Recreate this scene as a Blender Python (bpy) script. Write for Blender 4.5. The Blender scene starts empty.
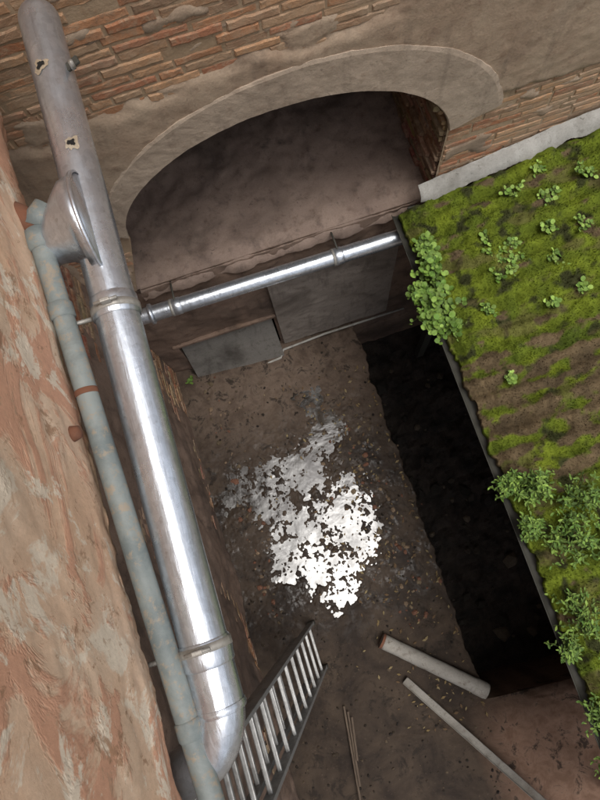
import bpy, math, random
from mathutils import Vector, noise, Matrix
random.seed(7)
R=random.random
def U(a,b): return a+(b-a)*R()
sc=bpy.context.scene
sc.view_settings.view_transform='Standard'; sc.view_settings.look='None'; sc.view_settings.exposure=0
YW=2.04
# ---------------------------------------------------------------- camera
p=math.radians(77); rl=math.radians(18)
F=Vector((0,math.cos(p),-math.sin(p))); X=Vector((1,0,0)); Up=Vector((0,math.sin(p),math.cos(p)))
cr=X*math.cos(rl)-Up*math.sin(rl); cu=X*math.sin(rl)+Up*math.cos(rl)
M=Matrix((( cr.x,cu.x,-F.x,0),(cr.y,cu.y,-F.y,0),(cr.z,cu.z,-F.z,6),(0,0,0,1)))
cd=bpy.data.cameras.new('camera'); cam=bpy.data.objects.new('camera',cd); sc.collection.objects.link(cam)
cam.matrix_world=M; cd.sensor_fit='VERTICAL'; cd.sensor_height=24; cd.lens=24*610/800; cd.clip_end=2000; cd.clip_start=0.02
sc.camera=cam
# ---------------------------------------------------------------- light
SD=Vector((0.19,-0.17,0.92)).normalized()
el=math.asin(SD.z); az=math.atan2(SD.x,SD.y)
w=bpy.data.worlds.new('World'); sc.world=w; w.use_nodes=True
nt=w.node_tree; bg=nt.nodes['Background']
sky=nt.nodes.new('ShaderNodeTexSky'); sky.sky_type='NISHITA'; sky.sun_disc=False
sky.sun_elevation=el; sky.sun_rotation=az; sky.dust_density=6; sky.air_density=1.0; sky.ozone_density=1.0
hs=nt.nodes.new('ShaderNodeHueSaturation'); hs.inputs['Saturation'].default_value=0.4
nt.links.new(sky.outputs[0],hs.inputs['Color']); nt.links.new(hs.outputs[0],bg.inputs['Color'])
bg.inputs['Strength'].default_value=0.15
sl=bpy.data.lights.new('sun','SUN'); sl.energy=1.4; sl.angle=math.radians(28); sl.color=(1,0.98,0.94)
so=bpy.data.objects.new('sun',sl); sc.collection.objects.link(so)
so.rotation_euler=SD.to_track_quat('Z','Y').to_euler(); so.location=(3,-3,12)
# ---------------------------------------------------------------- materials
class MB:
    def __init__(s,name):
        s.m=bpy.data.materials.new(name); s.m.use_nodes=True; s.t=s.m.node_tree
        s.b=s.t.nodes['Principled BSDF']; s.tc=s.t.nodes.new('ShaderNodeTexCoord').outputs['Object']
    def n(s,t): return s.t.nodes.new(t)
    def l(s,a,b): s.t.links.new(a,b)
    def noise(s,scale,detail=8,rough=.6,dist=0,stretch=None):
        n=s.n('ShaderNodeTexNoise'); n.inputs['Scale'].default_value=scale; n.inputs['Detail'].default_value=min(detail,6)
        n.inputs['Roughness'].default_value=rough; n.inputs['Distortion'].default_value=dist
        src=s.tc
        if stretch:
            mp=s.n('ShaderNodeMapping'); mp.inputs['Scale'].default_value=stretch; s.l(s.tc,mp.inputs[0]); src=mp.outputs[0]
        s.l(src,n.inputs['Vector']); return n.outputs['Fac']
    def ramp(s,f,stops):
        r=s.n('ShaderNodeValToRGB'); e=r.color_ramp.elements
        while len(e)<len(stops): e.new(.5)
        for i,(pp,c) in enumerate(stops):
            e[i].position=pp
            if not isinstance(c,tuple): c=(c,c,c)
            e[i].color=(*c,1)
        s.l(f,r.inputs[0]); return r.outputs[0]
    def mrange(s,f,a,b):
        mr=s.n('ShaderNodeMapRange'); mr.inputs[1].default_value=a; mr.inputs[2].default_value=b; s.l(f,mr.inputs[0]); return mr.outputs[0]
    def mul(s,a,b):
        m=s.n('ShaderNodeMath'); m.operation='MULTIPLY'; s.l(a,m.inputs[0]); s.l(b,m.inputs[1]); return m.outputs[0]
    def mix(s,f,a,b,mode='MIX'):
        m=s.n('ShaderNodeMix'); m.data_type='RGBA'; m.blend_type=mode
        for v,i in ((f,0),(a,6),(b,7)):
            if isinstance(v,(int,float)) and i==0: m.inputs[0].default_value=v
            elif isinstance(v,tuple): m.inputs[i].default_value=(*v,1)
            else: s.l(v,m.inputs[i])
        return m.outputs[2]
    def bump(s,h,st,dist=.01,prev=None):
        b=s.n('ShaderNodeBump'); b.inputs['Strength'].default_value=st; b.inputs['Distance'].default_value=dist
        s.l(h,b.inputs['Height'])
        if prev is not None: s.l(prev,b.inputs['Normal'])
        s.l(b.outputs[0],s.b.inputs['Normal']); return b.outputs[0]
    def col(s,c):
        if isinstance(c,tuple): s.b.inputs['Base Color'].default_value=(*c,1)
        else: s.l(c,s.b.inputs['Base Color'])
    def rgh(s,c):
        if isinstance(c,(int,float)): s.b.inputs['Roughness'].default_value=c
        else: s.l(c,s.b.inputs['Roughness'])
    def attr(s,name='Col'):
        a=s.n('ShaderNodeAttribute'); a.attribute_name=name; return a.outputs['Color']
def plaster_mat(name,c1,c2,c3,stain=(.12,.09,.07),sb=.55,streak=.35,fleck=.5):
    m=MB(name)
    a=m.noise(3.2,10,.65,.3); b=m.noise(14,8,.7); c=m.noise(1.4,6,.6,.8); d=m.noise(90,4,.7)
    e=m.noise(5,8,.65,.2,(2.2,2.2,.35)); f=m.noise(30,6,.7,1.5)
    col=m.mix(m.ramp(a,[(.35,0.),(.65,1.)]),c1,c2)
    col=m.mix(m.ramp(b,[(.55,0.),(.72,1.)]),col,c3)
    col=m.mix(m.ramp(c,[(sb,0.),(sb+.2,.8)]),col,stain)
    col=m.mix(m.ramp(e,[(.55,0.),(.75,streak)]),col,stain)
    col=m.mix(m.ramp(f,[(.62,0.),(.67,fleck)]),col,stain)
    col=m.mix(.5,col,m.ramp(d,[(.3,.6),(.7,1.)]),'MULTIPLY')
    m.col(col); m.rgh(.9)
    x=m.bump(b,.5,.010); m.bump(d,.5,.002,x); return m.m
M_band=plaster_mat('plaster_grey_beige',(.40,.315,.24),(.50,.40,.31),(.33,.245,.18),sb=.56,streak=.5)
M_plast=plaster_mat('plaster_brown',(.37,.265,.185),(.45,.345,.25),(.28,.19,.13),sb=.54,streak=.5)
M_mortar=plaster_mat('mortar',(.46,.34,.23),(.38,.27,.17),(.30,.18,.10),sb=.65)
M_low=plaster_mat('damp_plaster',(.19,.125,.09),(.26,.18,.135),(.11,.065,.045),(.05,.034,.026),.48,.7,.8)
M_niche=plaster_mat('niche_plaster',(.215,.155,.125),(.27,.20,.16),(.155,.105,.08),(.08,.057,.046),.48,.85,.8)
M_conc=plaster_mat('old_concrete',(.34,.33,.30),(.43,.42,.39),(.23,.22,.19),(.13,.12,.10),.54,.5,.8)
M_slabg=plaster_mat('damp_concrete',(.17,.16,.145),(.22,.205,.185),(.11,.10,.085),(.05,.042,.035),.52,.6,.8)
M_panel=plaster_mat('grey_brown_render',(.25,.215,.185),(.31,.27,.235),(.17,.14,.115),(.08,.062,.05),.52,.7,.8)
# left wall
m=MB('sandy_render')
a=m.noise(2.0,12,.62,.3); b=m.noise(10,10,.72,.4); d=m.noise(75,5,.7); e=m.noise(3.4,9,.70,.7,(1,.8,1.1)); g=m.noise(5.3,9,.72,.5); h=m.noise(20,9,.72,.8)
col=m.mix(m.ramp(a,[(.38,0.),(.60,1.)]),(.63,.42,.28),(.69,.52,.38))
col=m.mix(m.ramp(e,[(.49,0.),(.54,.9)]),col,(.58,.31,.20))
col=m.mix(m.ramp(g,[(.54,0.),(.58,.95)]),col,(.74,.64,.51))
col=m.mix(m.ramp(b,[(.59,0.),(.64,.85)]),col,(.33,.19,.11))
col=m.mix(m.ramp(h,[(.59,0.),(.64,.7)]),col,(.42,.28,.18))
sx=m.n('ShaderNodeSeparateXYZ'); m.l(m.tc,sx.inputs[0])
low=m.mix(m.ramp(b,[(.35,0.),(.6,1.)]),(.45,.42,.4),(.95,.95,.95))
ed=m.mrange(sx.outputs[2],4.30,4.42); m2=m.mix(ed,low,(1.,1.,1.))
col=m.mix(.8,col,m2,'MULTIPLY')
col=m.mix(.4,col,m.ramp(d,[(.3,.6),(.65,1.)]),'MULTIPLY')
m.col(col); m.rgh(.85); x=m.bump(b,.35,.007); x=m.bump(m.ramp(e,[(.49,0.),(.56,1.)]),.4,.004,x); m.bump(d,.35,.0015,x); M_sandy=m.m
# brick
m=MB('brick'); a=m.attr(); n1=m.noise(22,8,.75,.4); n2=m.noise(4,7,.65,.5); n3=m.noise(80,4,.7); n4=m.noise(2.2,7,.65,.5)
col=m.mix(m.ramp(n1,[(.45,0.),(.68,.85)]),a,(.46,.33,.22))
col=m.mix(m.ramp(n4,[(.50,0.),(.62,.65)]),col,(.42,.31,.215))
col=m.mix(m.ramp(n2,[(.54,0.),(.74,.6)]),col,(.20,.14,.095))
col=m.mix(.5,col,m.ramp(n3,[(.3,.6),(.7,1.)]),'MULTIPLY')
m.col(col); m.rgh(.9); x=m.bump(n1,.9,.007); m.bump(n3,.4,.002,x); M_brick=m.m
def galv(name,base,r0,r1,dirt,met=.88):
    m=MB(name); a=m.noise(7,8,.65,.3); b=m.noise(40,6,.7); c=m.noise(2.5,5,.6,stretch=(6,.7,6)); s2=m.noise(3,8,.7,.2,(14,.8,14))
    v=m.n('ShaderNodeTexVoronoi'); v.inputs['Scale'].default_value=60; m.l(m.tc,v.inputs['Vector'])
    bw_=m.n('ShaderNodeRGBToBW'); m.l(v.outputs['Color'],bw_.inputs[0])
    col=m.mix(m.ramp(a,[(.4,0.),(.7,1.)]),base,tuple(v_*.72 for v_ in base))
    col=m.mix(.6,col,m.ramp(bw_.outputs[0],[(.2,.78),(.8,1.)]),'MULTIPLY')
    col=m.mix(m.ramp(s2,[(.55,0.),(.68,.45)]),col,tuple(v_*.5 for v_ in base))
    col=m.mix(m.ramp(b,[(.58,0.),(.72,dirt)]),col,(.22,.19,.16))
    m.col(col); m.b.inputs['Metallic'].default_value=met
    m.rgh(m.ramp(a,[(.35,r0),(.7,r1)])); x=m.bump(c,.4,.01); m.bump(b,.14,.002,x); return m.m
M_galv=galv('galvanised_steel',(.72,.77,.84),.22,.42,.4)
M_galv2=galv('aged_galvanised_steel',(.46,.44,.40),.45,.7,.85,.6)
M_alu=galv('ladder_aluminium',(.42,.42,.41),.42,.62,.75,.65)
m=MB('weathered_grey_paint'); a=m.noise(6,9,.7,.4); b=m.noise(28,8,.75); c=m.noise(2,9,.7,.3)
col=m.mix(m.ramp(a,[(.4,0.),(.62,1.)]),(.13,.155,.155),(.21,.235,.225))
col=m.mix(m.ramp(b,[(.53,0.),(.62,.85)]),col,(.27,.22,.16)); col=m.mix(m.ramp(c,[(.55,0.),(.7,.7)]),col,(.09,.085,.07)); m.col(col); m.rgh(.6); m.bump(b,.5,.003); M_grey=m.m
m=MB('rust'); a=m.noise(30,8,.7); m.col(m.mix(a,(.20,.07,.03),(.09,.05,.035))); m.rgh(.9); m.bump(a,.7,.004); M_rust=m.m
m=MB('painted_hole_dark'); m.col((.01,.009,.008)); m.rgh(1.); M_black=m.m  # black paint for the dark inside of the pipe holes
m=MB('dark_metal'); a=m.noise(12,8,.7); m.col(m.mix(a,(.022,.023,.02),(.07,.065,.05))); m.rgh(.7); m.bump(a,.4,.003); M_dark=m.m
m=MB('wood'); a=m.noise(6,8,.7,.4,(8,1,8)); m.col(m.mix(m.ramp(a,[(.35,0.),(.7,1.)]),(.06,.04,.027),(.13,.095,.065))); m.rgh(.8); m.bump(a,.5,.004); M_wood=m.m
# courtyard floor
m=MB('wet_dirty_concrete')
a=m.noise(2.3,10,.65,.5); b=m.noise(7,10,.72,.5); d=m.noise(42,8,.7)
f=m.noise(4,8,.7,.6); h=m.noise(9,8,.72,.3)
sx=m.n('ShaderNodeSeparateXYZ'); m.l(m.tc,sx.inputs[0])
back=m.mrange(sx.outputs[1],.80,1.5)
col=m.mix(m.ramp(a,[(.38,0.),(.62,1.)]),(.020,.013,.009),(.058,.040,.027))
dry=m.mix(m.ramp(b,[(.4,0.),(.62,1.)]),(.085,.059,.043),(.15,.110,.082))
col=m.mix(m.mul(back,m.ramp(f,[(.3,.30),(.55,1.)])),col,dry)
er=m.mul(m.mrange(sx.outputs[0],.5,.9),m.mrange(sx.outputs[1],-1.7,-2.1))
col=m.mix(er,col,m.mix(m.ramp(b,[(.4,0.),(.6,1.)]),(.19,.11,.072),(.29,.18,.125)))
col=m.mix(m.ramp(b,[(.54,0.),(.62,.85)]),col,(.016,.011,.0075))
col=m.mix(m.ramp(d,[(.60,0.),(.70,.5)]),col,(.12,.085,.056))
m.col(col)
wet=m.ramp(h,[(.40,.22),(.50,.62)]); rr=m.mix(back,wet,(.7,.7,.7))
near=m.mrange(sx.outputs[1],-.45,-1.0); m.rgh(m.mix(near,rr,(.72,.72,.72))); m.b.inputs['Specular IOR Level'].default_value=.20
x=m.bump(d,.35,.004); m.bump(b,.30,.006,x); M_floor=m.m
# puddle
m=MB('puddle_water'); a=m.noise(2.6,4,.5,.2); b=m.noise(30,6,.6,.2); c=m.noise(4,6,.7,.5)
m.col((.026,.021,.016)); m.b.inputs['IOR'].default_value=1.85
m.rgh(m.ramp(c,[(.42,.10),(.6,.28)])); x=m.bump(a,.40,.03); m.bump(b,.05,.002,x); M_water=m.m
m=MB('shade_toned_soil'); a=m.noise(4,9,.75); b=m.noise(30,8,.7); m.col(m.mix(m.ramp(a,[(.4,0.),(.65,1.)]),(.010,.007,.005),(.040,.029,.022))); m.rgh(.9); m.bump(b,.8,.02); M_soil=m.m  # near-black tone puts the under-roof shade into the soil colour
m=MB('ground'); a=m.noise(.6,9,.7); m.col(m.mix(a,(.10,.08,.06),(.2,.17,.13))); m.rgh(.9); M_ground=m.m
def colmat(name,rough,bs,spec=.4,mx=.6):
    m=MB(name); a=m.attr(); n=m.noise(bs,7,.75); m.col(m.mix(mx,a,m.ramp(n,[(.3,.45),(.68,1.)]),'MULTIPLY')); m.rgh(rough)
    m.bump(n,.8,.01); m.b.inputs['Specular IOR Level'].default_value=spec
    return m.m
M_moss=colmat('moss',.95,70,.12); M_leaf=colmat('leaves',.45,40,.4,.25); M_peb=colmat('debris_stone',.65,50,.25)
# ---------------------------------------------------------------- mesh helpers
def obj(name,vs,fs,mat,parent=None,smooth=False,cols=None):
    me=bpy.data.meshes.new(name); me.from_pydata([tuple(v) for v in vs],[],fs); me.update()
    if mat: me.materials.append(mat)
    if smooth: me.polygons.foreach_set('use_smooth',[True]*len(me.polygons))
    if cols is not None:
        at=me.color_attributes.new('Col','FLOAT_COLOR','POINT'); fl=[]
        for c in cols: fl+= [c[0],c[1],c[2],1]
        at.data.foreach_set('color',fl)
    o=bpy.data.objects.new(name,me); sc.collection.objects.link(o)
    if parent: o.parent=parent
    return o
def empty(name):
    e=bpy.data.objects.new(name,None); sc.collection.objects.link(e); return e
def box(name,x0,x1,y0,y1,z0,z1,mat,parent=None,bev=0):
    vs=[(x,y,z) for x in (x0,x1) for y in (y0,y1) for z in (z0,z1)]
    fs=[(0,1,3,2),(4,6,7,5),(0,4,5,1),(2,3,7,6),(0,2,6,4),(1,5,7,3)]
    o=obj(name,vs,fs,mat,parent)
    if bev: b=o.modifiers.new('b','BEVEL'); b.width=bev; b.segments=2
    return o
def beam(name,a,b,w,h,mat,parent=None,up=Vector((0,0,1)),bev=.003):
    a=Vector(a);b=Vector(b); d=(b-a).normalized(); s=d.cross(up)
    if s.length<1e-3: s=d.cross(Vector((0,1,0)))
    s.normalize(); u=s.cross(d).normalized()
    vs=[q+s*w/2*i+u*h/2*j for q in (a,b) for i,j in ((-1,-1),(1,-1),(1,1),(-1,1))]
    fs=[(0,1,2,3),(7,6,5,4),(0,4,5,1),(1,5,6,2),(2,6,7,3),(3,7,4,0)]
    o=obj(name,vs,fs,mat,parent)
    if bev: m_=o.modifiers.new('b','BEVEL'); m_.width=bev; m_.segments=2
    return o
def tube(name,pts,rad,mat,parent=None,seg=40,cap=True,dent=0):
    pts=[Vector(q) for q in pts]; n=len(pts)
    if not isinstance(rad,(list,tuple)): rad=[rad]*n
    vs=[];fs=[]; u=None
    for i in range(n):
        d=(pts[min(i+1,n-1)]-pts[max(i-1,0)]).normalized()
        if u is None:
            u=d.cross(Vector((0,0,1)));
            if u.length<1e-3: u=d.cross(Vector((1,0,0)))
            u.normalize()
        u=(u-d*u.dot(d)).normalized(); v=d.cross(u)
        for k in range(seg):
            t=2*math.pi*k/seg; r=rad[i]
            if dent: r*=1+dent*noise.noise(Vector((math.cos(t)*1.5,pts[i].y*4+pts[i].x*4,math.sin(t)*1.5)))
            vs.append(pts[i]+(u*math.cos(t)+v*math.sin(t))*r)
    for i in range(n-1):
        for k in range(seg):
            k2=(k+1)%seg; fs.append((i*seg+k,i*seg+k2,(i+1)*seg+k2,(i+1)*seg+k))
    if cap: fs.append(tuple(range(seg-1,-1,-1))); fs.append(tuple((n-1)*seg+k for k in range(seg)))
    o=obj(name,vs,fs,mat,parent,True)
    return o
def fbm(x,y,z=0,o=4): return noise.fractal(Vector((x,y,z)),1.0,2.0,o)
def sm(a,b,x):
    t=max(0,min(1,(x-a)/(b-a))); return t*t*(3-2*t)
# ---------------------------------------------------------------- BACK WALL
CX,AI,RI,ZS=.33,1.0,.72,2.70
CO,AO,RO,ZO=.44,1.20,.87,2.78
SILL=2.03; TOP=6.7; XL,XR=-1.12,3.4
XLS=-.86
bw=empty('brick_arch_wall')
def zin(x):
    t=(x-CX)/AI; return ZS+RI*math.sqrt(max(0,1-t*t))
def inside_in(x,z,e=0):
    if z<SILL: return False
    if z<ZS:
        l=CX-AI+(XLS-(CX-AI))*(ZS-z)/(ZS-SILL)
        return l-e<x<CX+AI+e
    return ((x-CX)/(AI+e))**2+((z-ZS)/(RI+e))**2<1
def inside_out(x,z,e=0): return z>2.8 and ((x-CO)/(AO+e))**2+((z-ZO)/(RO+e))**2<1
vs=[];fs=[]
def quad(a,b,c,d): 
    i=len(vs); vs.extend([a,b,c,d]); fs.append((i,i+1,i+2,i+3))
def wq(x0,x1,z0,z1): quad((x0,YW,z0),(x1,YW,z0),(x1,YW,z1),(x0,YW,z1))
xl,xr=CX-AI,CX+AI
quad((XL-.5,YW,SILL),(XLS,YW,SILL),(xl,YW,ZS),(XL-.5,YW,ZS)); wq(XL-.5,xl,ZS,TOP); wq(xr,XR,SILL,TOP)
N=60; xs=[CX-AI*math.cos(math.pi*i/N) for i in range(N+1)]
for i in range(N): quad((xs[i],YW,zin(xs[i])),(xs[i+1],YW,zin(xs[i+1])),(xs[i+1],YW,TOP),(xs[i],YW,TOP))
quad((XL-.5,YW,TOP),(XR,YW,TOP),(XR,YW+1.6,TOP),(XL-.5,YW+1.6,TOP))
quad((XL-.5,YW+1.6,0),(XR,YW+1.6,0),(XR,YW+1.6,TOP),(XL-.5,YW+1.6,TOP))
quad((XR,YW,0),(XR,YW+1.6,0),(XR,YW+1.6,TOP),(XR,YW,TOP))
quad((XL-.5,YW,0),(XL-.5,YW+1.6,0),(XL-.5,YW+1.6,TOP),(XL-.5,YW,TOP))
obj('wall_mortar',vs,fs,M_mortar,bw)
vs=[];fs=[]
HX0,HX1,HZ=-.92,0.0,.80
wq(XL-.5,HX0,-.3,SILL); wq(HX1,XR,-1.2,SILL); wq(HX0,HX1,HZ,SILL); wq(HX0,HX1,-.3,0.0)
for q in (((HX0,YW,0),(HX0,YW+.35,0),(HX0,YW+.35,HZ),(HX0,YW,HZ)),((HX1,YW,0),(HX1,YW+.35,0),(HX1,YW+.35,HZ),(HX1,YW,HZ)),
          ((HX0,YW,HZ),(HX1,YW,HZ),(HX1,YW+.35,HZ),(HX0,YW+.35,HZ)),((HX0,YW+.35,0),(HX1,YW+.35,0),(HX1,YW+.35,HZ),(HX0,YW+.35,HZ))): quad(*q)
obj('lower_wall',vs,fs,M_low,bw)
def sheet(name,xa,xb,za,zb,gx,gz,hf,mat,skip=None):
    vs=[];fs=[]
    for j in range(gz+1):
        for i in range(gx+1):
            x=xa+(xb-xa)*i/gx; z=za+(zb-za)*j/gz; vs.append((x,YW-hf(x,z),z))
    for j in range(gz):
        for i in range(gx):
            x=xa+(xb-xa)*(i+.5)/gx; z=za+(zb-za)*(j+.5)/gz
            if skip and skip(x,z): continue
            a=j*(gx+1)+i; fs.append((a,a+1,a+gx+2,a+gx+1))
    obj(name,vs,fs,mat,bw,True)
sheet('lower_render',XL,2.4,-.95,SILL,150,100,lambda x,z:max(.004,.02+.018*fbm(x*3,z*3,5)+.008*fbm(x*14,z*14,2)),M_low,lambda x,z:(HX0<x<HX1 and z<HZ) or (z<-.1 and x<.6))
sheet('repair_render',.03,1.12,.06,1.72,60,80,lambda x,z:.055+.008*fbm(x*3,z*3,5)+.004*fbm(x*14,z*14,2),M_panel)
vs=[(HX0+.02,YW+.06,HZ-.06),(HX1-.02,YW+.06,HZ-.03),(HX1-.01,YW-.17,.03),(HX0+.01,YW-.15,.03)]
o=obj('hatch_board',vs,[(0,3,2,1)],M_slabg,bw); s_=o.modifiers.new('s','SOLIDIFY'); s_.thickness=.03
box('lintel',HX0-.03,HX1+.03,YW-.045,YW+.02,HZ,HZ+.05,M_low,bw,.012)
# bricks
vs=[];fs=[];cols=[]
pal=[(.50,.25,.13),(.46,.20,.10),(.54,.31,.17),(.40,.18,.10),(.48,.31,.19),(.58,.34,.19),(.42,.26,.16)]
def brick(x0,x1,z,hgt,d,c,mapf,wob=0,K=6):
    base=len(vs); e=.006; zc=z+hgt/2
    rim=[(x0+(x1-x0)*k/K,z) for k in range(K+1)]+[(x1-(x1-x0)*k/K,z+hgt) for k in range(K+1)]
    J=[(U(-.003,.003),U(-.0035,.0035)) for _ in rim]; n_=len(rim)
    for (yy,ee) in ((-.01,0),(d*.4,0),(d,e)):
        for q,(xx,zz) in enumerate(rim):
            ax=max(x0+ee,min(x1-ee,xx+J[q][0])); az_=(zz+J[q][1])+(ee if zz<zc else -ee)
            vs.append(mapf(ax,yy+U(-.0015,.0015),az_+wob)); cols.append(c)
    for k in range(2):
        for q in range(n_):
            q2=(q+1)%n_; fs.append((base+k*n_+q,base+k*n_+q2,base+(k+1)*n_+q2,base+(k+1)*n_+q))
    for k in range(K): fs.append((base+2*n_+k,base+2*n_+k+1,base+2*n_+n_-2-k,base+2*n_+n_-1-k))
z=2.08
while z<TOP-.3:
    hgt=U(.031,.045); x=XL-U(0,.25)
    while x<XR-.3:
        L=U(.16,.32) if R()>.2 else U(.07,.15)
        x0,x1=x+.003,x+L-.003; zc=z+hgt/2
        x+=L+U(.002,.012)
        if x0<xr+.005<x1 and z<ZS+.2: x0=xr+.012
        if inside_in((x0+x1)/2,zc,.01) or inside_in(x0,zc,.0) or inside_in(x1,zc,.0): continue
        if inside_out((x0+x1)/2,zc,-.05): continue
        if R()<.04: continue
        f=U(.78,1.12); c=tuple(v*f for v in random.choice(pal))
        brick(x0,x1,z,hgt,U(.001,.008),c,lambda a,h_,zz:(a,YW-h_,zz),.016*noise.noise(Vector((x0*1.3,zc*2,0)))+U(-.002,.002))
    z+=hgt+U(.006,.015)
# rough bricks on the right reveal of the arch
z=SILL+.03
while z<ZS+.25:
    hgt=U(.034,.044); y=YW+.004; lim=xr-.004
    if z>ZS: lim=CX+AI*math.sqrt(1-((z+.04-ZS)/RI)**2)-.004
    while y<YW+.8:
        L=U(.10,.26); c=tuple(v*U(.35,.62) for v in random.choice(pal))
        if R()>.08: brick(y+.004,y+L-.004,z,hgt,U(.006,.035),c,lambda a,h_,zz:(lim-h_,a,zz))
        y+=L+.006
    z+=hgt+U(.008,.016)
obj('brick_courses',vs,fs,M_brick,bw,False,cols)
def pmask(x,z):
    n=.10*fbm(x*2.2,z*2.2,3)+.05*fbm(x*9,z*9,1)
    a=(3.74+.05*x - z)/.10+n*8
    b=(x-.88-.25*(z-3.7))/.10+n*8
    m_=max(a,b)
    rb=min((x-1.30)/.06,(2.93-z)/.06)+n*8
    m_=min(m_,-rb)
    lb=1.0-math.hypot((x+.88)/.2,(z-2.62)/.22)+n*5
    if x<0: m_=min(m_,-lb*3)
    return m_
vs=[];fs=[];gx=230;gz=210
X0,X1,Z0,Z1=XL,3.2,2.03,5.4
for j in range(gz+1):
    for i in range(gx+1):
        x=X0+(X1-X0)*i/gx; z=Z0+(Z1-Z0)*j/gz
        s=sm(-.5,.8,pmask(x,z)); h=-.012+.032*s+.005*fbm(x*3,z*3,9)+.003*fbm(x*20,z*20,9)
        h=max(h,-.012+.022*sm(.08,.5,fbm(x*3.5,z*7,21)))
        vs.append((x,YW-h,z))
for j in range(gz):
    for i in range(gx):
        x=X0+(X1-X0)*(i+.5)/gx; z=Z0+(Z1-Z0)*(j+.5)/gz
        if inside_in(x,z,.02): continue
        a=j*(gx+1)+i; fs.append((a,a+1,a+gx+2,a+gx+1))
obj('plaster_coat',vs,fs,M_plast,bw,True)
# arch band
vs=[];fs=[];NA=140;NB=12
for i in range(NA+1):
    t=math.radians(6)+(math.pi-math.radians(9))*i/NA
    pi_=Vector((CX+AI*math.cos(t),0,ZS+RI*math.sin(t))); po=Vector((CO+AO*math.cos(t),0,ZO+RO*math.sin(t)))
    rowp=[(pi_,YW+.03),(pi_,YW-.022)]
    for k in range(NB+1):
        f=.02+.97*k/NB
        q=pi_.lerp(po,f); r=.004*fbm(q.x*4,q.z*4,4)+.002*fbm(q.x*18,q.z*18,4)
        edge=.014*noise.noise(Vector((q.x*6,q.z*6,f*2)))+.006*noise.noise(Vector((q.x*25,q.z*25,f*2)))
        q=q+(po-pi_).normalized()*(edge if k in (NB,) else 0)
        rowp.append((q,YW-(.029 if k<NB else .024)-r))
    rowp.append((po,YW+.01))
    for q,y in rowp: vs.append((q.x,y,q.z))
W=NB+4
for i in range(NA):
    for k in range(W-1): a=i*W+k; fs.append((a,a+W,a+W+1,a+1))
fs.append(tuple(range(W))); fs.append(tuple(NA*W+k for k in range(W-1,-1,-1)))
obj('arch_band',vs,fs,M_band,bw,False)
DEP=1.5; vs=[];fs=[]; prof=[(xr,SILL)]+[(CX+AI*math.cos(math.pi*i/60),ZS+RI*math.sin(math.pi*i/60)) for i in range(61)]+[(XLS,SILL)]
ND=24
for (x,z) in prof:
    for k in range(ND+1):
        y=YW+DEP*k/ND; h=.02*fbm(x*5,y*6,z*5); xx=x-(x-CX)*abs(h)
        if x<xl+.01: xx=x-.25*k/ND
        vs.append((xx,y-0.001,z-(h if z>SILL+.01 else 0)))
for i in range(len(prof)-1):
    for k in range(ND): a=i*(ND+1)+k; fs.append((a,a+1,a+ND+2,a+ND+1))
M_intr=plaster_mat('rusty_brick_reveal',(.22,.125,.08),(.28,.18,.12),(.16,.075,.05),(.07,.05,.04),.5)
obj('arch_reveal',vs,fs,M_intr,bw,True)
vs=[];fs=[];gx=110;gy=80
for j in range(gy+1):
    for i in range(gx+1):
        x=XLS-.3+(xr-XLS+.32)*i/gx; y=YW-.045+(DEP+.04)*j/gy
        z=SILL+.02+.10*sm(YW+.1,YW+1.2,y)+.018*fbm(x*3,y*3,8)+.012*fbm(x*12,y*12,8)-.05*sm(YW+.10,YW-.05,y)
        if j==0: z=SILL-.10; y-=.01*fbm(x*8,0,3)
        if j<4: y+=.03*fbm(x*5,1,3)
        vs.append((x,y,z))
for j in range(gy):
    for i in range(gx):
        if i/gx<.12 and j<3: continue
        a=j*(gx+1)+i; fs.append((a,a+1,a+gx+2,a+gx+1))
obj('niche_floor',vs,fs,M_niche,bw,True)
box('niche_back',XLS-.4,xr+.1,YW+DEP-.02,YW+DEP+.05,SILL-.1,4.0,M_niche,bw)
tube('wall_base_conduit',[(-1.08,1.80,.03),(-.5,1.82,.035),(-.05,1.86,.04),(.0,1.93,.05),(.45,1.955,.05),(1.3,1.955,.05)],.011,M_conc,None,12)
# ---------------------------------------------------------------- LEFT WALL
lw=empty('plastered_side_wall')
def wx(y): return -.575-.0335*(y+.5)
def wz(y): return 6-1.68-.03*(y+.5)
vs=[];fs=[];gy=340;gz=150
for j in range(gz+1):
    for i in range(gy+1):
        y=-2.6+(YW+.02+2.6)*i/gy; f=j/gz; z=wz(y)+(6.9-wz(y))*f**1.3
        flake=.003*sm(.0,.10,fbm(y*2.6,z*3.6,11))
        h=.009*fbm(y*1.2,z*1.8,1)+.0025*fbm(y*7,z*7,3)+flake
        ed=sm(.08,0,f)*( .008+.03*abs(fbm(y*6,z*6,7)))
        if j<3: z+=.012*fbm(y*8,1,4)
        vs.append((wx(y)+h-ed-.005,y,z))
for j in range(gz):
    for i in range(gy): a=j*(gy+1)+i; fs.append((a,a+gy+1,a+gy+2,a+1))
b0=len(vs)
for i in range(gy+1):
    y=-2.6+(YW+.02+2.6)*i/gy; vs.append((-1.9,y,wz(y)+.01))
for i in range(gy): fs.append((i,i+1,b0+i+1,b0+i))
c0=len(vs); vs+= [(-1.9,-2.6,wz(-2.6)),(-1.9,-2.6,6.9),(wx(-2.6),-2.6,6.9),(wx(-2.6),-2.6,wz(-2.6))]; fs.append((c0,c0+1,c0+2,c0+3))
c0=len(vs); vs+= [(-1.9,-2.6,6.9),(-1.9,YW,6.9),(wx(YW),YW,6.9),(wx(-2.6),-2.6,6.9)]; fs.append((c0,c0+1,c0+2,c0+3))
obj('upper_wall',vs,fs,M_sandy,lw,True)
box('lower_wall_core',-1.9,XL,-3.4,YW-.001,-.3,4.3,M_mortar,lw)
vs=[];fs=[];cols=[]
z=.02
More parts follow.
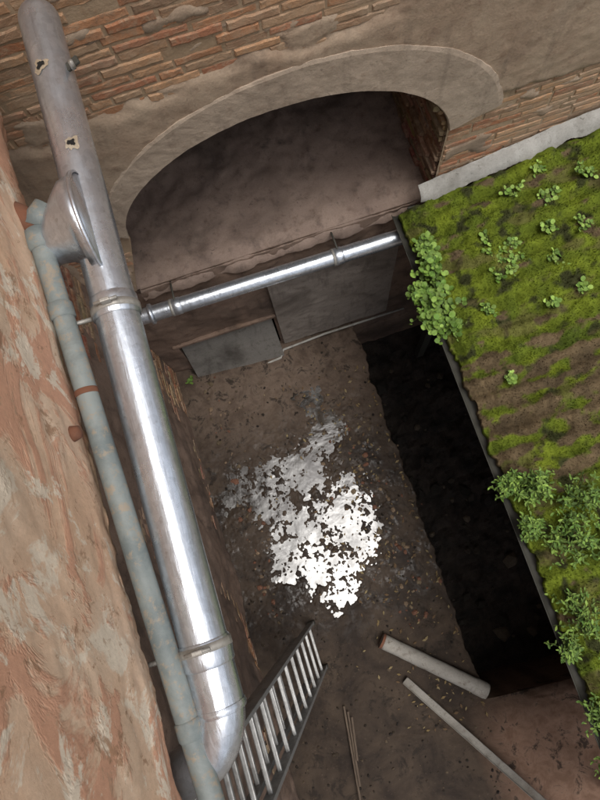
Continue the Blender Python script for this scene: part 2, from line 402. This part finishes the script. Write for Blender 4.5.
while z<4.2:
    hgt=U(.04,.05); y=-3.4
    while y<YW-.05:
        L=min(U(.18,.32),YW-.02-y); y0,y1=y+.006,y+L-.006; y+=L+.008
        if y1-y0<.04: continue
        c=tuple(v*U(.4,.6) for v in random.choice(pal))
        brick(y0,y1,z,hgt,U(.004,.02),c,lambda a,h_,zz:(XL+h_,a,zz),0,3)
    z+=hgt+.016
obj('lower_brick_courses',vs,fs,M_brick,lw,False,cols)
vs=[];fs=[];gy=260;gz=110
for j in range(gz+1):
    for i in range(gy+1):
        y=-3.4+(YW+3.4)*i/gy; z=4.2*j/gz
        h=.030+.035*fbm(y*2,z*2,31)+.012*fbm(y*9,z*9,31)-.03*sm(1.2,1.8,y)
        vs.append((XL+h,y,z))
for j in range(gz):
    for i in range(gy): a=j*(gy+1)+i; fs.append((a,a+1,a+gy+2,a+gy+1))
obj('lower_damp_render',vs,fs,M_low,lw,True)
# ---------------------------------------------------------------- BIG PIPE
bp=empty('galvanised_drain_pipe')
def bpc(y): return Vector((-.446+.0072*(y-.7),y,4.30+.038*(y-.7)-.005))
r=.067
ys=[-.30+(1.90+.30)*i/90 for i in range(91)][::-1]
pts=[];rad=[]
for a in range(9):
    t=math.pi/2*a/8; pts.append(bpc(1.90+.065*math.cos(t))); rad.append(max(.004,r*math.sin(t)))
for y in ys[1:]: pts.append(bpc(y)); rad.append(r)
e0=bpc(-.30); 
for k in range(1,15):
    t=math.radians(75)*k/14; rr=.17
    pts.append(e0+Vector((-rr*(1-math.cos(t)),-rr*math.sin(t)*1.0,-.45*rr*(1-math.cos(t))))); rad.append(r)
d=(pts[-1]-pts[-2]).normalized()
for k in range(1,13): pts.append(pts[-1]+d*.05); rad.append(r)
tube('pipe',pts,rad,M_galv,bp,48,True,.014)
def collar(y,name,w=.05,rr=.0715):
    ps=[bpc(y+w*f) for f in (-.5,-.42,-.2,.0,.2,.42,.5)]
    tube(name,ps,[r+.001,rr,rr,rr+.002,rr,rr,r+.001],M_galv,bp,48,False)
collar(.84,'pipe_joint_1',.07); collar(-.185,'pipe_joint_2',.07); collar(-.33,'elbow_seam',.02,.069)
for i,y in enumerate((.83,-.17)):
    c=bpc(y); tube('pipe_clamp_%d'%i,[c+Vector((0,f,0)) for f in (-.012,-.011,.011,.012)],[.068,.075,.075,.068],M_galv2,bp,48,False)
    beam('clamp_lug_%d'%i,c+Vector((.0,0,.072)),c+Vector((.0,0,.10)),.03,.012,M_galv2,bp)
    tube('clamp_bolt_%d'%i,[c+Vector((-.035,.0,.09)),c+Vector((.035,0,.09))],.005,M_galv2,bp,10)
    tube('clamp_rod_%d'%i,[c+Vector((-.07,0,0)),Vector((wx(y)-.03,y,c.z+.01))],.007,M_galv2,bp,10)
c=bpc(1.66); beam('pipe_tab',c+Vector((.05,0,.03)),c+Vector((.10,.01,.045)),.03,.012,M_dark,bp)
tube('pipe_tab_bolt',[c+Vector((.08,-.02,.045)),c+Vector((.08,-.02,.075))],.008,M_galv2,bp,10)
M_rim=plaster_mat('corroded_rim',(.45,.40,.32),(.35,.27,.18),(.2,.12,.07))
def hole(y,ang,sz,nm):
    c=bpc(y)
    for (rs,off,mt,nn) in ((sz,.0025,M_rim,'rim'),(sz*.5,.0045,M_black,'dark_disc')):  # inner disc lies on the pipe, painted black as the hole's dark inside
        n_=Vector((math.sin(ang),0,math.cos(ang)))
        vs=[c+n_*(r+off)];K=28
        for k in range(K):
            t=2*math.pi*k/K; q=rs*(1+.7*noise.noise(Vector((math.cos(t)*1.9,math.sin(t)*1.9,y*9+rs*30)))+U(-.08,.08))
            da=q*math.cos(t)/r; nn_=Vector((math.sin(ang+da),0,math.cos(ang+da)))
            vs.append(c+nn_*(r+off-(.001 if nn=='rim' else 0))+Vector((0,1,0))*q*math.sin(t))
        obj(nm+'_'+nn,vs,[(0,1+k,1+(k+1)%K) for k in range(K)],mt,bp,False)
hole(1.67,-.25,.026,'corroded_hole_1'); hole(1.37,.25,.022,'corroded_hole_2')
# conical saddle branch
c=bpc(1.11)+Vector((0,0,.022))
tube('saddle_branch',[c+Vector((.012,.0,.0)),c+Vector((-.02,.0,.0)),c+Vector((-.030,-.0,0)),c+Vector((-.055,-.004,0)),c+Vector((-.085,-.012,0)),c+Vector((-.115,-.022,-.004)),c+Vector((-.145,-.035,-.010)),c+Vector((-.16,-.042,-.014))],[.158,.155,.150,.125,.098,.070,.050,.047],M_galv,bp,56,True)
tube('saddle_flange',[c+Vector((.014,0,0)),c+Vector((.012,0,0)),c+Vector((.002,0,0)),c+Vector((.0,0,0))],[.158,.166,.166,.158],M_galv,bp,56,False)
# ---------------------------------------------------------------- GREY PIPE
gp=empty('grey_waste_pipe')
def gpc(y): 
    t=(y+.51)/1.61; return Vector((-.530-.070*t,y,4.283+.075*t))
pts=[gpc(1.16),gpc(1.12),gpc(1.05)]+[gpc(1.0-i*.05) for i in range(44)]
tube('pipe',pts,.032,M_grey,gp,32,True,.03)
for i,(y,w_,rr,mt) in enumerate(((1.10,.07,.041,M_grey),(.86,.05,.037,M_grey),(.60,.018,.0345,M_rust),(-.35,.05,.036,M_grey))):
    tube('socket_%d'%i,[gpc(y-w_/2),gpc(y-w_*.4),gpc(y+w_*.4),gpc(y+w_/2)],[.033,rr,rr,.033],mt,gp,32,False)
tube('socket_collar',[gpc(1.14),gpc(1.15)+Vector((.02,.02,0)),gpc(1.17)+Vector((.05,.03,0))],[.042,.044,.040],M_grey,gp,28)
tube('inlet',[gpc(1.13),gpc(1.17)+Vector((-.03,.02,.01)),gpc(1.2)+Vector((-.10,.05,.03))],[.034,.036,.033],M_rust,gp,28)
tube('wall_eye',[Vector((wx(.47)-.01,.47,4.42)),Vector((wx(.47)+.016,.47,4.42)),Vector((wx(.47)+.020,.47,4.42))],[.024,.018,.008],M_rust,lw,16)
# ---------------------------------------------------------------- HORIZONTAL PIPE
hp=empty('galvanised_wall_pipe')
def hpc(x): return Vector((x,1.85,2.0-.035*(x+.85)/1.9*1.6))
tube('pipe',[hpc(XL+.02+(1.75-XL)*i/60) for i in range(61)],.058,M_galv,hp,40,True,.012)
for i,x in enumerate((-.62,.58)):
    tube('joint_%d'%i,[hpc(x-.03),hpc(x-.024),hpc(x+.024),hpc(x+.03)],[.059,.0625,.0625,.059],M_galv,hp,40,False)
    tube('bracket_%d'%i,[hpc(x)+Vector((0,0,.05)),hpc(x)+Vector((0,.07,.055)),Vector((x,YW+.02,2.00))],.007,M_dark,hp,10)
    tube('bracket_ring_%d'%i,[hpc(x-.05),hpc(x-.049),hpc(x-.031),hpc(x-.03)],[.059,.062,.062,.059],M_galv2,hp,40,False)
tube('end_flange',[hpc(-.83),hpc(-.82),hpc(-.80),hpc(-.79)],[.059,.075,.075,.059],M_galv,hp,40,False)
# ---------------------------------------------------------------- FLOOR
TIL=.085
PB=[(-.45,.10,.48,.62),(-.22,.62,.50,.58),(.04,.95,.40,.52),(-.70,.62,.36,.40),(-.28,-.35,.48,.48),(.08,.10,.50,.72),(.08,1.25,.24,.26)]
def pud(x,y):
    x+=.18*fbm(x*2.2,y*2.2,40)+.06*fbm(x*8,y*8,41); y+=.18*fbm(x*2.2,y*2.2,43)+.06*fbm(x*8,y*8,44)
    m_=0
    for cx,cy,rx,ry in PB: m_=max(m_,1-math.hypot((x-cx)/rx,(y-cy)/ry))
    return m_
def base_h(x,y): return .02-TIL*x
def floor_h(x,y):
    m_=pud(x,y); n1=fbm(x*3.5,y*3.5,2,5); n2=fbm(x*11,y*11,7,4); n3=fbm(x*30,y*30,1,2)
    k=sm(0,.5,m_)
    return base_h(x,y)+.007*n1+(.004+.005*k)*n2+(.0018+.0055*k)*n3+.0090-.0122*sm(0,.7,m_)
vs=[];fs=[];gx=280;gy=740;EX=.76
for j in range(gy+1):
    y=-3.4+(YW+3.4)*j/gy; ex=EX+.05*fbm(y*2,0,3)+.02*fbm(y*9,1,3)
    if y<-1.75: ex=EX+sm(-1.75,-1.95,y)*2.6
    for i in range(gx+1):
        x=XL+(ex-XL)*i/gx
        vs.append((x,y,floor_h(x,y) if x<1.2 else base_h(1.2,y)+.02+.02*fbm(x*4,y*4,3)))
for j in range(gy):
    for i in range(gx): a=j*(gx+1)+i; fs.append((a,a+1,a+gx+2,a+gx+1))
b0=len(vs)
for j in range(gy+1): v=vs[j*(gx+1)+gx]; vs.append((v[0]-.03,v[1],-1.1))
for j in range(gy): fs.append((j*(gx+1)+gx,b0+j,b0+j+1,(j+1)*(gx+1)+gx))
obj('courtyard_floor',vs,fs,M_floor,None,True)
vs=[];fs=[];g=60
for j in range(g+1):
    for i in range(g+1):
        x=-1.08+1.76*i/g; y=-1.2+2.8*j/g; vs.append((x,y,base_h(x,y)+.0))
for j in range(g):
    for i in range(g): a=j*(g+1)+i; fs.append((a,a+1,a+g+2,a+g+1))
obj('puddle',vs,fs,M_water,None,True)
# pit
pit=empty('sunken_area')
vs=[];fs=[];gx=80;gy=110
for j in range(gy+1):
    for i in range(gx+1):
        x=.6+2.8*i/gx; y=-2.0+(YW+2.0)*j/gy; vs.append((x,y,-1.0+.10*fbm(x*2,y*2,3)+.05*fbm(x*9,y*9,3)))
for j in range(gy):
    for i in range(gx): a=j*(gx+1)+i; fs.append((a,a+1,a+gx+2,a+gx+1))
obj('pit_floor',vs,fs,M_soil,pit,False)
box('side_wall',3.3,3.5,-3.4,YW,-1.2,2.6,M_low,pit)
vs=[];fs=[]; xs_=[-600,-1.9,3.5,600]; ys_=[-600,-3.4,YW+1.6,600]
for yy in ys_:
    for xx in xs_: vs.append((xx,yy,-.12))
for j in range(3):
    for i in range(3):
        if i==1 and j==1: continue
        a=j*4+i; fs.append((a,a+1,a+5,a+4))
obj('ground',vs,fs,M_ground)
# ---------------------------------------------------------------- ROOF
rf=empty('mossy_corrugated_roof')
RX0=1.10; ZR=2.13
def rz(x,y): return ZR+(x-RX0)*.20
PER=.125
def brown(x,y): return sm(.95,.35,abs(y-.40)/.56+.45*fbm(x*2.2,y*3,4))
def ph(x,y): return 2*math.pi*(y+.018*fbm(x*1.5,y*1.5,60))/PER
def corrf(x,y): return math.cos(ph(x,y))
def roofpt(x,y):
    br=brown(x,y); n=fbm(x*3,y*3,2,4); mo=(.030+.038*n+.024*fbm(x*12,y*12,3,3)+.009*fbm(x*60,y*60,3,2))*(1-.3*br)
    k=1-.85*sm(-.4,.3,n)*(1-br)
    return rz(x,y)+.017*corrf(x,y)*k+max(0,mo)*sm(RX0-.045,RX0+.02,x)
def mosscol(x,y):
    br=brown(x,y); n=.5+.6*fbm(x*5,y*5,6,4)
    g=Vector((.085,.12,.016)).lerp(Vector((.21,.265,.025)),max(0,min(1,n)))
    g=g.lerp(Vector((.05,.055,.02)),sm(.08,.48,fbm(x*9,y*9,8)))
    g=g.lerp(Vector((.14,.115,.05)),.6*sm(.2,.5,fbm(x*3,y*6,28)))
    b=Vector((.18,.13,.072)).lerp(Vector((.085,.062,.036)),max(0,min(1,n+.3*fbm(x*20,y*20,3))))
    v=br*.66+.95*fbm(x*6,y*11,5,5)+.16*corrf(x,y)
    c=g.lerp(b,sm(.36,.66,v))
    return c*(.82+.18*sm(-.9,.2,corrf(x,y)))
vs=[];fs=[];cols=[];gx=180;gy=560
for j in range(gy+1):
    for i in range(gx+1):
        x=RX0-.05+(3.35-RX0)*(i/gx)**1.3; y=-3.2+(1.93+3.2)*j/gy
        xx=x+(.04*fbm(y*7,0,0)+.012*fbm(y*40,0,0) if i<3 else 0)
        z=roofpt(x,y)-(.045 if i==0 else 0)
        vs.append((xx,y,z)); cols.append(mosscol(x,y)*(.5 if i==0 else 1))
for j in range(gy):
    for i in range(gx): a=j*(gx+1)+i; fs.append((a,a+1,a+gx+2,a+gx+1))
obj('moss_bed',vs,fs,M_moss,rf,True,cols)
vs=[];fs=[];gy=300
for j in range(gy+1):
    y=-3.2+5.14*j/gy
    for x in (RX0-.03,3.3): vs.append((x,y,rz(x,y)+.021*math.cos(2*math.pi*y/PER)-.020)); 
for j in range(gy): a=j*2; fs.append((a,a+1,a+3,a+2))
o=obj('corrugated_sheet',vs,fs,M_slabg,rf,True); s_=o.modifiers.new('s','SOLIDIFY'); s_.thickness=.007; s_.offset=-1
for k,x in enumerate((1.16,2.1,3.1)): beam('purlin_%d'%k,(x,-3.2,rz(x,0)-.095),(x,1.98,rz(x,0)-.095),.06,.08,M_dark,rf)
for k,y in enumerate((1.7,-.4,-2.7)): beam('rafter_%d'%k,(1.12,y,rz(1.12,0)-.18),(3.3,y,rz(3.3,0)-.18),.06,.09,M_dark,rf)
for k,y in enumerate((1.7,-2.7)): beam('post_%d'%k,(1.5,y,-1.0),(1.5,y,1.95),.08,.08,M_dark,rf)
vs=[];fs=[];K=10;G=40
for j in range(G+1):
    y=-3.2+5.16*j/G
    for k in range(K+1):
        t=math.pi*k/K; vs.append((RX0-.055+.04*math.cos(t),y,ZR-.045-.04*math.sin(t)))
for j in range(G):
    for k in range(K): a=j*(K+1)+k; fs.append((a,a+1,a+K+2,a+K+1))
o=obj('eave_gutter',vs,fs,M_dark,rf,True); s_=o.modifiers.new('s','SOLIDIFY'); s_.thickness=.004
vs=[];fs=[];cols=[]
for k in range(95000):
    x=RX0-.04+R()**1.2*1.9; y=U(-3.1,1.9); c=mosscol(x,y)
    if c.y<c.x*1.05 and R()<.55: continue
    z=roofpt(x,y); c=c*U(.7,1.9); a=U(0,6.28); h=U(.006,.018); w_=.0035
    i=len(vs); lx,ly=U(-.008,.008),U(-.008,.008)
    vs+= [(x-w_*math.cos(a),y-w_*math.sin(a),z-.003),(x+w_*math.cos(a),y+w_*math.sin(a),z-.003),(x+lx,y+ly,z+h)]
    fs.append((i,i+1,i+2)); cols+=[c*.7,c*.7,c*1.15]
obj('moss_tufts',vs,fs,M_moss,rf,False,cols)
vs=[];fs=[];G=200
for i in range(G+1):
    x=1.2+(3.3-1.2)*i/G; z=rz(x,0)
    for k,(yy,zz) in enumerate(((YW-.02,z+.11),(YW-.05,z+.10),(YW-.10,z+.065),(YW-.115,z+.02))):
        vs.append((x,yy+.022*fbm(x*8,k*.7,2)*(k>0),zz+.018*fbm(x*7,k*.7,4)))
for i in range(G):
    for k in range(3): a=i*4+k; fs.append((a,a+4,a+5,a+1))
obj('roof_flashing',vs,fs,M_conc,rf,True)
# ---------------------------------------------------------------- PLANTS
def plant(name,blobs,nst,lpers,ls,cA,cB,rnd=True,droop=0):
    vs=[];fs=[];cols=[]
    def leaf(c,d,n_,L,W_,col):
        s=d.cross(n_).normalized(); i=len(vs)
        prof=((0,0,0),(.18,.32,.0),(.5,.5,.06),(.82,.36,.04),(1,0,-.04))
        a=[c+d*L*t+n_*L*h for t,_,h in prof]
        vs.append(a[0]); 
        for q in (1,2,3): vs.append(a[q]+s*W_*prof[q][1]); vs.append(a[q]-s*W_*prof[q][1])
        vs.append(a[4]); m0=len(vs)
        for q in (1,2,3): vs.append(a[q]-n_*L*.07)
        fs.extend([(i,m0,i+1),(i,i+2,m0),(i+1,m0,m0+1,i+3),(m0,i+2,i+4,m0+1),(i+3,m0+1,m0+2,i+5),(m0+1,i+4,i+6,m0+2),(i+5,m0+2,i+7),(m0+2,i+6,i+7)])
        cols.extend([col]*11)
    def stem(a,b,w_,c):
        d=(b-a).normalized(); s=d.cross(Vector((.3,.2,1))).normalized()*w_; t=d.cross(s).normalized()*w_; i=len(vs)
        vs.extend([a+s,a-s*.5+t,a-s*.5-t,b+s*.6,b-s*.3+t*.6,b-s*.3-t*.6]); cols.extend([c]*6)
        fs.extend([(i,i+1,i+4,i+3),(i+1,i+2,i+5,i+4),(i+2,i,i+3,i+5)])
    for (cx,cy,cz,rx,ry,rz_) in blobs:
        for s_ in range(nst):
            a=U(0,6.28); q=math.sqrt(R())*U(.7,1.15); root=Vector((cx+rx*.35*q*math.cos(a),cy+ry*.35*q*math.sin(a),cz))
            tip=Vector((cx+rx*q*math.cos(a),cy+ry*q*math.sin(a),cz+rz_*U(.3,1)*(1.1-.6*q)-droop*q*R()))
            mid=(root+tip)/2+Vector((U(-.02,.02),U(-.02,.02),rz_*.25))
            stem(root,mid,.0025,(.10,.13,.04)); stem(mid,tip,.0018,(.12,.17,.04))
            for k in range(lpers):
                t=(k+.6)/lpers; pt=root.lerp(mid,t*2) if t<.5 else mid.lerp(tip,t*2-1)
                b=a+k*2.4+U(-.4,.4); d=Vector((math.cos(b),math.sin(b),U(-.1,.6))).normalized()
                n_=Vector((U(-.6,.6),U(-.6,.6),1)); n_=(n_-d*n_.dot(d)).normalized()
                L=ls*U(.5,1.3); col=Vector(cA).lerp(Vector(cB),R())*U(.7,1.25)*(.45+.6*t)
                leaf(pt,d,n_,L,L*(.9 if rnd else .42),col)
    return obj(name,vs,fs,M_leaf,None,False,cols)
G1=(.11,.22,.03);G2=(.28,.43,.08)
zr=ZR+.03
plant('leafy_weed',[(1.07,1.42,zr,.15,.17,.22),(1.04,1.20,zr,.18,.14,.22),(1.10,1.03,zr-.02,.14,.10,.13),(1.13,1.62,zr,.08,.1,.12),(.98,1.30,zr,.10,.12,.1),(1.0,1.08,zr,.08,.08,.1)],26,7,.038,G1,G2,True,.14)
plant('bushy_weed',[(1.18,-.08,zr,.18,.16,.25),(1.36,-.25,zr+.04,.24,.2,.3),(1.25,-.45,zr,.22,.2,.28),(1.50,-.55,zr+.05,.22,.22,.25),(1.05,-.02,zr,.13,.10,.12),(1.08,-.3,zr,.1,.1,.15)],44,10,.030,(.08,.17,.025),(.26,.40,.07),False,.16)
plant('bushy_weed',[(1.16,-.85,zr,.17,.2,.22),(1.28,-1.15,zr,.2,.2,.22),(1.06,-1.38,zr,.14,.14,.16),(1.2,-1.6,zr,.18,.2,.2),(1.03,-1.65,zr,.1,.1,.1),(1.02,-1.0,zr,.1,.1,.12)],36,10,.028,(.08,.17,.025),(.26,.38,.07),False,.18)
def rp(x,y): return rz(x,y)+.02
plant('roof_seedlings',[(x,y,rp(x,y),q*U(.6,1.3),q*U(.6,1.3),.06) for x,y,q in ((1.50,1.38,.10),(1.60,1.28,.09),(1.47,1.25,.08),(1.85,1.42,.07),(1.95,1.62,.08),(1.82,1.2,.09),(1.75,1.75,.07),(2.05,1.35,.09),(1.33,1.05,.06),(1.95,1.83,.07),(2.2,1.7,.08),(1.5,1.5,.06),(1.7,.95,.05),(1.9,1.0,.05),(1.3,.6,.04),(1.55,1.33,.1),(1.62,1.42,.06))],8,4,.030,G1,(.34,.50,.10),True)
plant('wall_foot_weed',[(-1.0,1.9,.12,.06,.05,.08)],8,5,.026,G1,(.2,.32,.06),True)
# ---------------------------------------------------------------- LADDER
ld=empty('aluminium_extension_ladder')
def section(off,z0,z1,y0,y1,tag,w=.0):
    fx=-.53+off; tx=-.53-.235*1.0+off
    def pt(y,z): f=z/3.2; return Vector((fx+(tx-fx)*f, y-.02*f, z))
    for k,y in enumerate((y0,y1)):
        a,b=pt(y,z0),pt(y,z1)
        beam('%s_stile_%d'%(tag,k),a,b,.024,.06,M_alu,ld,up=Vector((1,0,0)))
        if tag=='base': beam('%s_foot_%d'%(tag,k),pt(y,z0-.03),pt(y,z0+.05),.034,.07,M_dark,ld,up=Vector((1,0,0)))
    z=z0+.18;k=0
    while z<z1-.05:
        beam('%s_rung_%d'%(tag,k),pt(y0,z),pt(y1,z),.026,.026,M_alu,ld,bev=.006); z+=.27;k+=1
section(0,.09,3.35,-.67,-1.06,'base'); section(-.075,.55,3.8,-.70,-1.03,'fly')
# ---------------------------------------------------------------- LOOSE OBJECTS
dp=empty('fallen_downpipe')
def fh(x,y): return floor_h(min(x,1.2),y)
A=Vector((.03,-1.0,fh(.03,-1.0)+.075)); B=Vector((.78,-1.68,fh(.76,-1.68)+.085))
dd=(B-A).normalized(); s=Vector((-dd.y,dd.x,0)).normalized(); up=s.cross(dd)*-1
if up.z<0: up=-up
def shell(name,r0,a0,a1,mat,G=24,K=28,th=.004):
    vs=[];fs=[]
    for j in range(G+1):
        q=A.lerp(B,j/G); rr=r0*(1+.05*noise.noise(Vector((j*.4,0,0))))
        for k in range(K+1):
            t=a0+(a1-a0)*k/K; vs.append(q+(s*math.cos(t)+up*math.sin(t))*rr)
    for j in range(G):
        for k in range(K): a=j*(K+1)+k; fs.append((a,a+1,a+K+2,a+K+1))
    o=obj(name,vs,fs,mat,dp,True); m_=o.modifiers.new('s','SOLIDIFY'); m_.thickness=th
M_dull=plaster_mat('dull_zinc',(.24,.225,.20),(.33,.31,.275),(.16,.13,.10),(.08,.055,.035),.50,.7,.9)
shell('shell',.066,0,2*math.pi,M_dull)
tube('end_rust',[A-dd*.004,A+dd*.02],.0685,M_rust,dp,28,False)
tube('end_socket',[B-dd*.12,B-dd*.11,B-dd*.02,B-dd*.01],[.067,.071,.071,.067],M_dull,dp,28,False)
al=empty('metal_rail')
a=Vector((.12,-1.38,fh(.12,-1.38)+.05)); b=Vector((1.02,-2.78,.18))
beam('web',a,b,.06,.006,M_dull,al,bev=0)
d=(b-a).normalized(); s_=Vector((-d.y,d.x,0)).normalized()
for k,q in enumerate((-1,1)): beam('flange_%d'%k,a+s_*.032*q+Vector((0,0,.010)),b+s_*.032*q+Vector((0,0,.010)),.005,.03,M_dull,al,bev=0)
wp=empty('broken_wooden_plank')
for k in range(3):
    beam('splinter_%d'%k,(-.47+.02*k,-1.42-.05*k,fh(-.47,-1.42)+.03+.012*k),(-.58+.045*k,-2.25+.2*k,fh(-.6,-2.3)+.07+.01*k),.018,.014,M_wood,wp)
def rocks(name,n,fn,s0,s1,pal_,mat=M_peb,hf=None):
    vs=[];fs=[];cols=[]
    ico=[(-.53,.85,0),(.53,.85,0),(-.53,-.85,0),(.53,-.85,0),(0,-.53,.85),(0,.53,.85),(0,-.53,-.85),(0,.53,-.85),(.85,0,-.53),(.85,0,.53),(-.85,0,-.53),(-.85,0,.53)]
    fi=[(0,11,5),(0,5,1),(0,1,7),(0,7,10),(0,10,11),(1,5,9),(5,11,4),(11,10,2),(10,7,6),(7,1,8),(3,9,4),(3,4,2),(3,2,6),(3,6,8),(3,8,9),(4,9,5),(2,4,11),(6,2,10),(8,6,7),(9,8,1)]
    for k in range(n):
        x,y=fn(); z=(hf or fh)(x,y); s=s0+(s1-s0)*R()**3; c=Vector(random.choice(pal_))*U(.7,1.2); i=len(vs)
        sx_,sy_,sz_=s*U(.7,1.3),s*U(.7,1.3),s*U(.35,.8); a=U(0,6.28)
        for v in ico:
            f=U(.75,1.2); px,py=v[0]*sx_*f,v[1]*sy_*f
            vs.append((x+px*math.cos(a)-py*math.sin(a),y+px*math.sin(a)+py*math.cos(a),z+s*.15+v[2]*sz_*f)); cols.append(c)
        fs+= [tuple(i+q for q in f_) for f_ in fi]
    return obj(name,vs,fs,mat,None,False,cols)
rocks('floor_debris',1300,lambda:(U(-1.05,.72),U(-3,1.9)),.003,.016,[(.025,.018,.012),(.045,.032,.021),(.015,.01,.007),(.09,.065,.042)])
rocks('plaster_rubble',210,lambda:(.42+random.gauss(0,.16),U(-1.0,1.0)) if R()<.6 else (-.9+abs(random.gauss(0,.1)),U(-.6,1.9)),.01,.03,[(.16,.12,.075),(.22,.155,.10),(.17,.08,.05)])
rocks('pit_rubble',120,lambda:(U(.8,2.2),U(-1.9,1.9)),.015,.10,[(.045,.035,.026),(.02,.016,.012),(.09,.07,.05)],M_peb,lambda x,y:-1.0+.1*fbm(x*2,y*2,3))
vs=[];fs=[];cols=[]
for k in range(460):
    x=min(.72,random.gauss(.34,.30)); y=U(-1.9,1.6)
    if x<-1: continue
    z=fh(x,y)+.010; a=U(0,6.28); L=U(.008,.026); d=Vector((math.cos(a),math.sin(a),U(-.2,.2))); n_=Vector((-d.y,d.x,U(-.2,.2)))
    i=len(vs); q=Vector((x,y,z)); vs+= [q-d*L,q+n_*L*.45,q+d*L,q-n_*L*.45]; fs.append((i,i+1,i+2,i+3)); c=random.choice([(.20,.14,.06),(.13,.08,.04),(.26,.20,.10),(.05,.035,.02)]); cols+=[c]*4
obj('dead_leaves',vs,fs,M_peb,None,False,cols)
print('done')
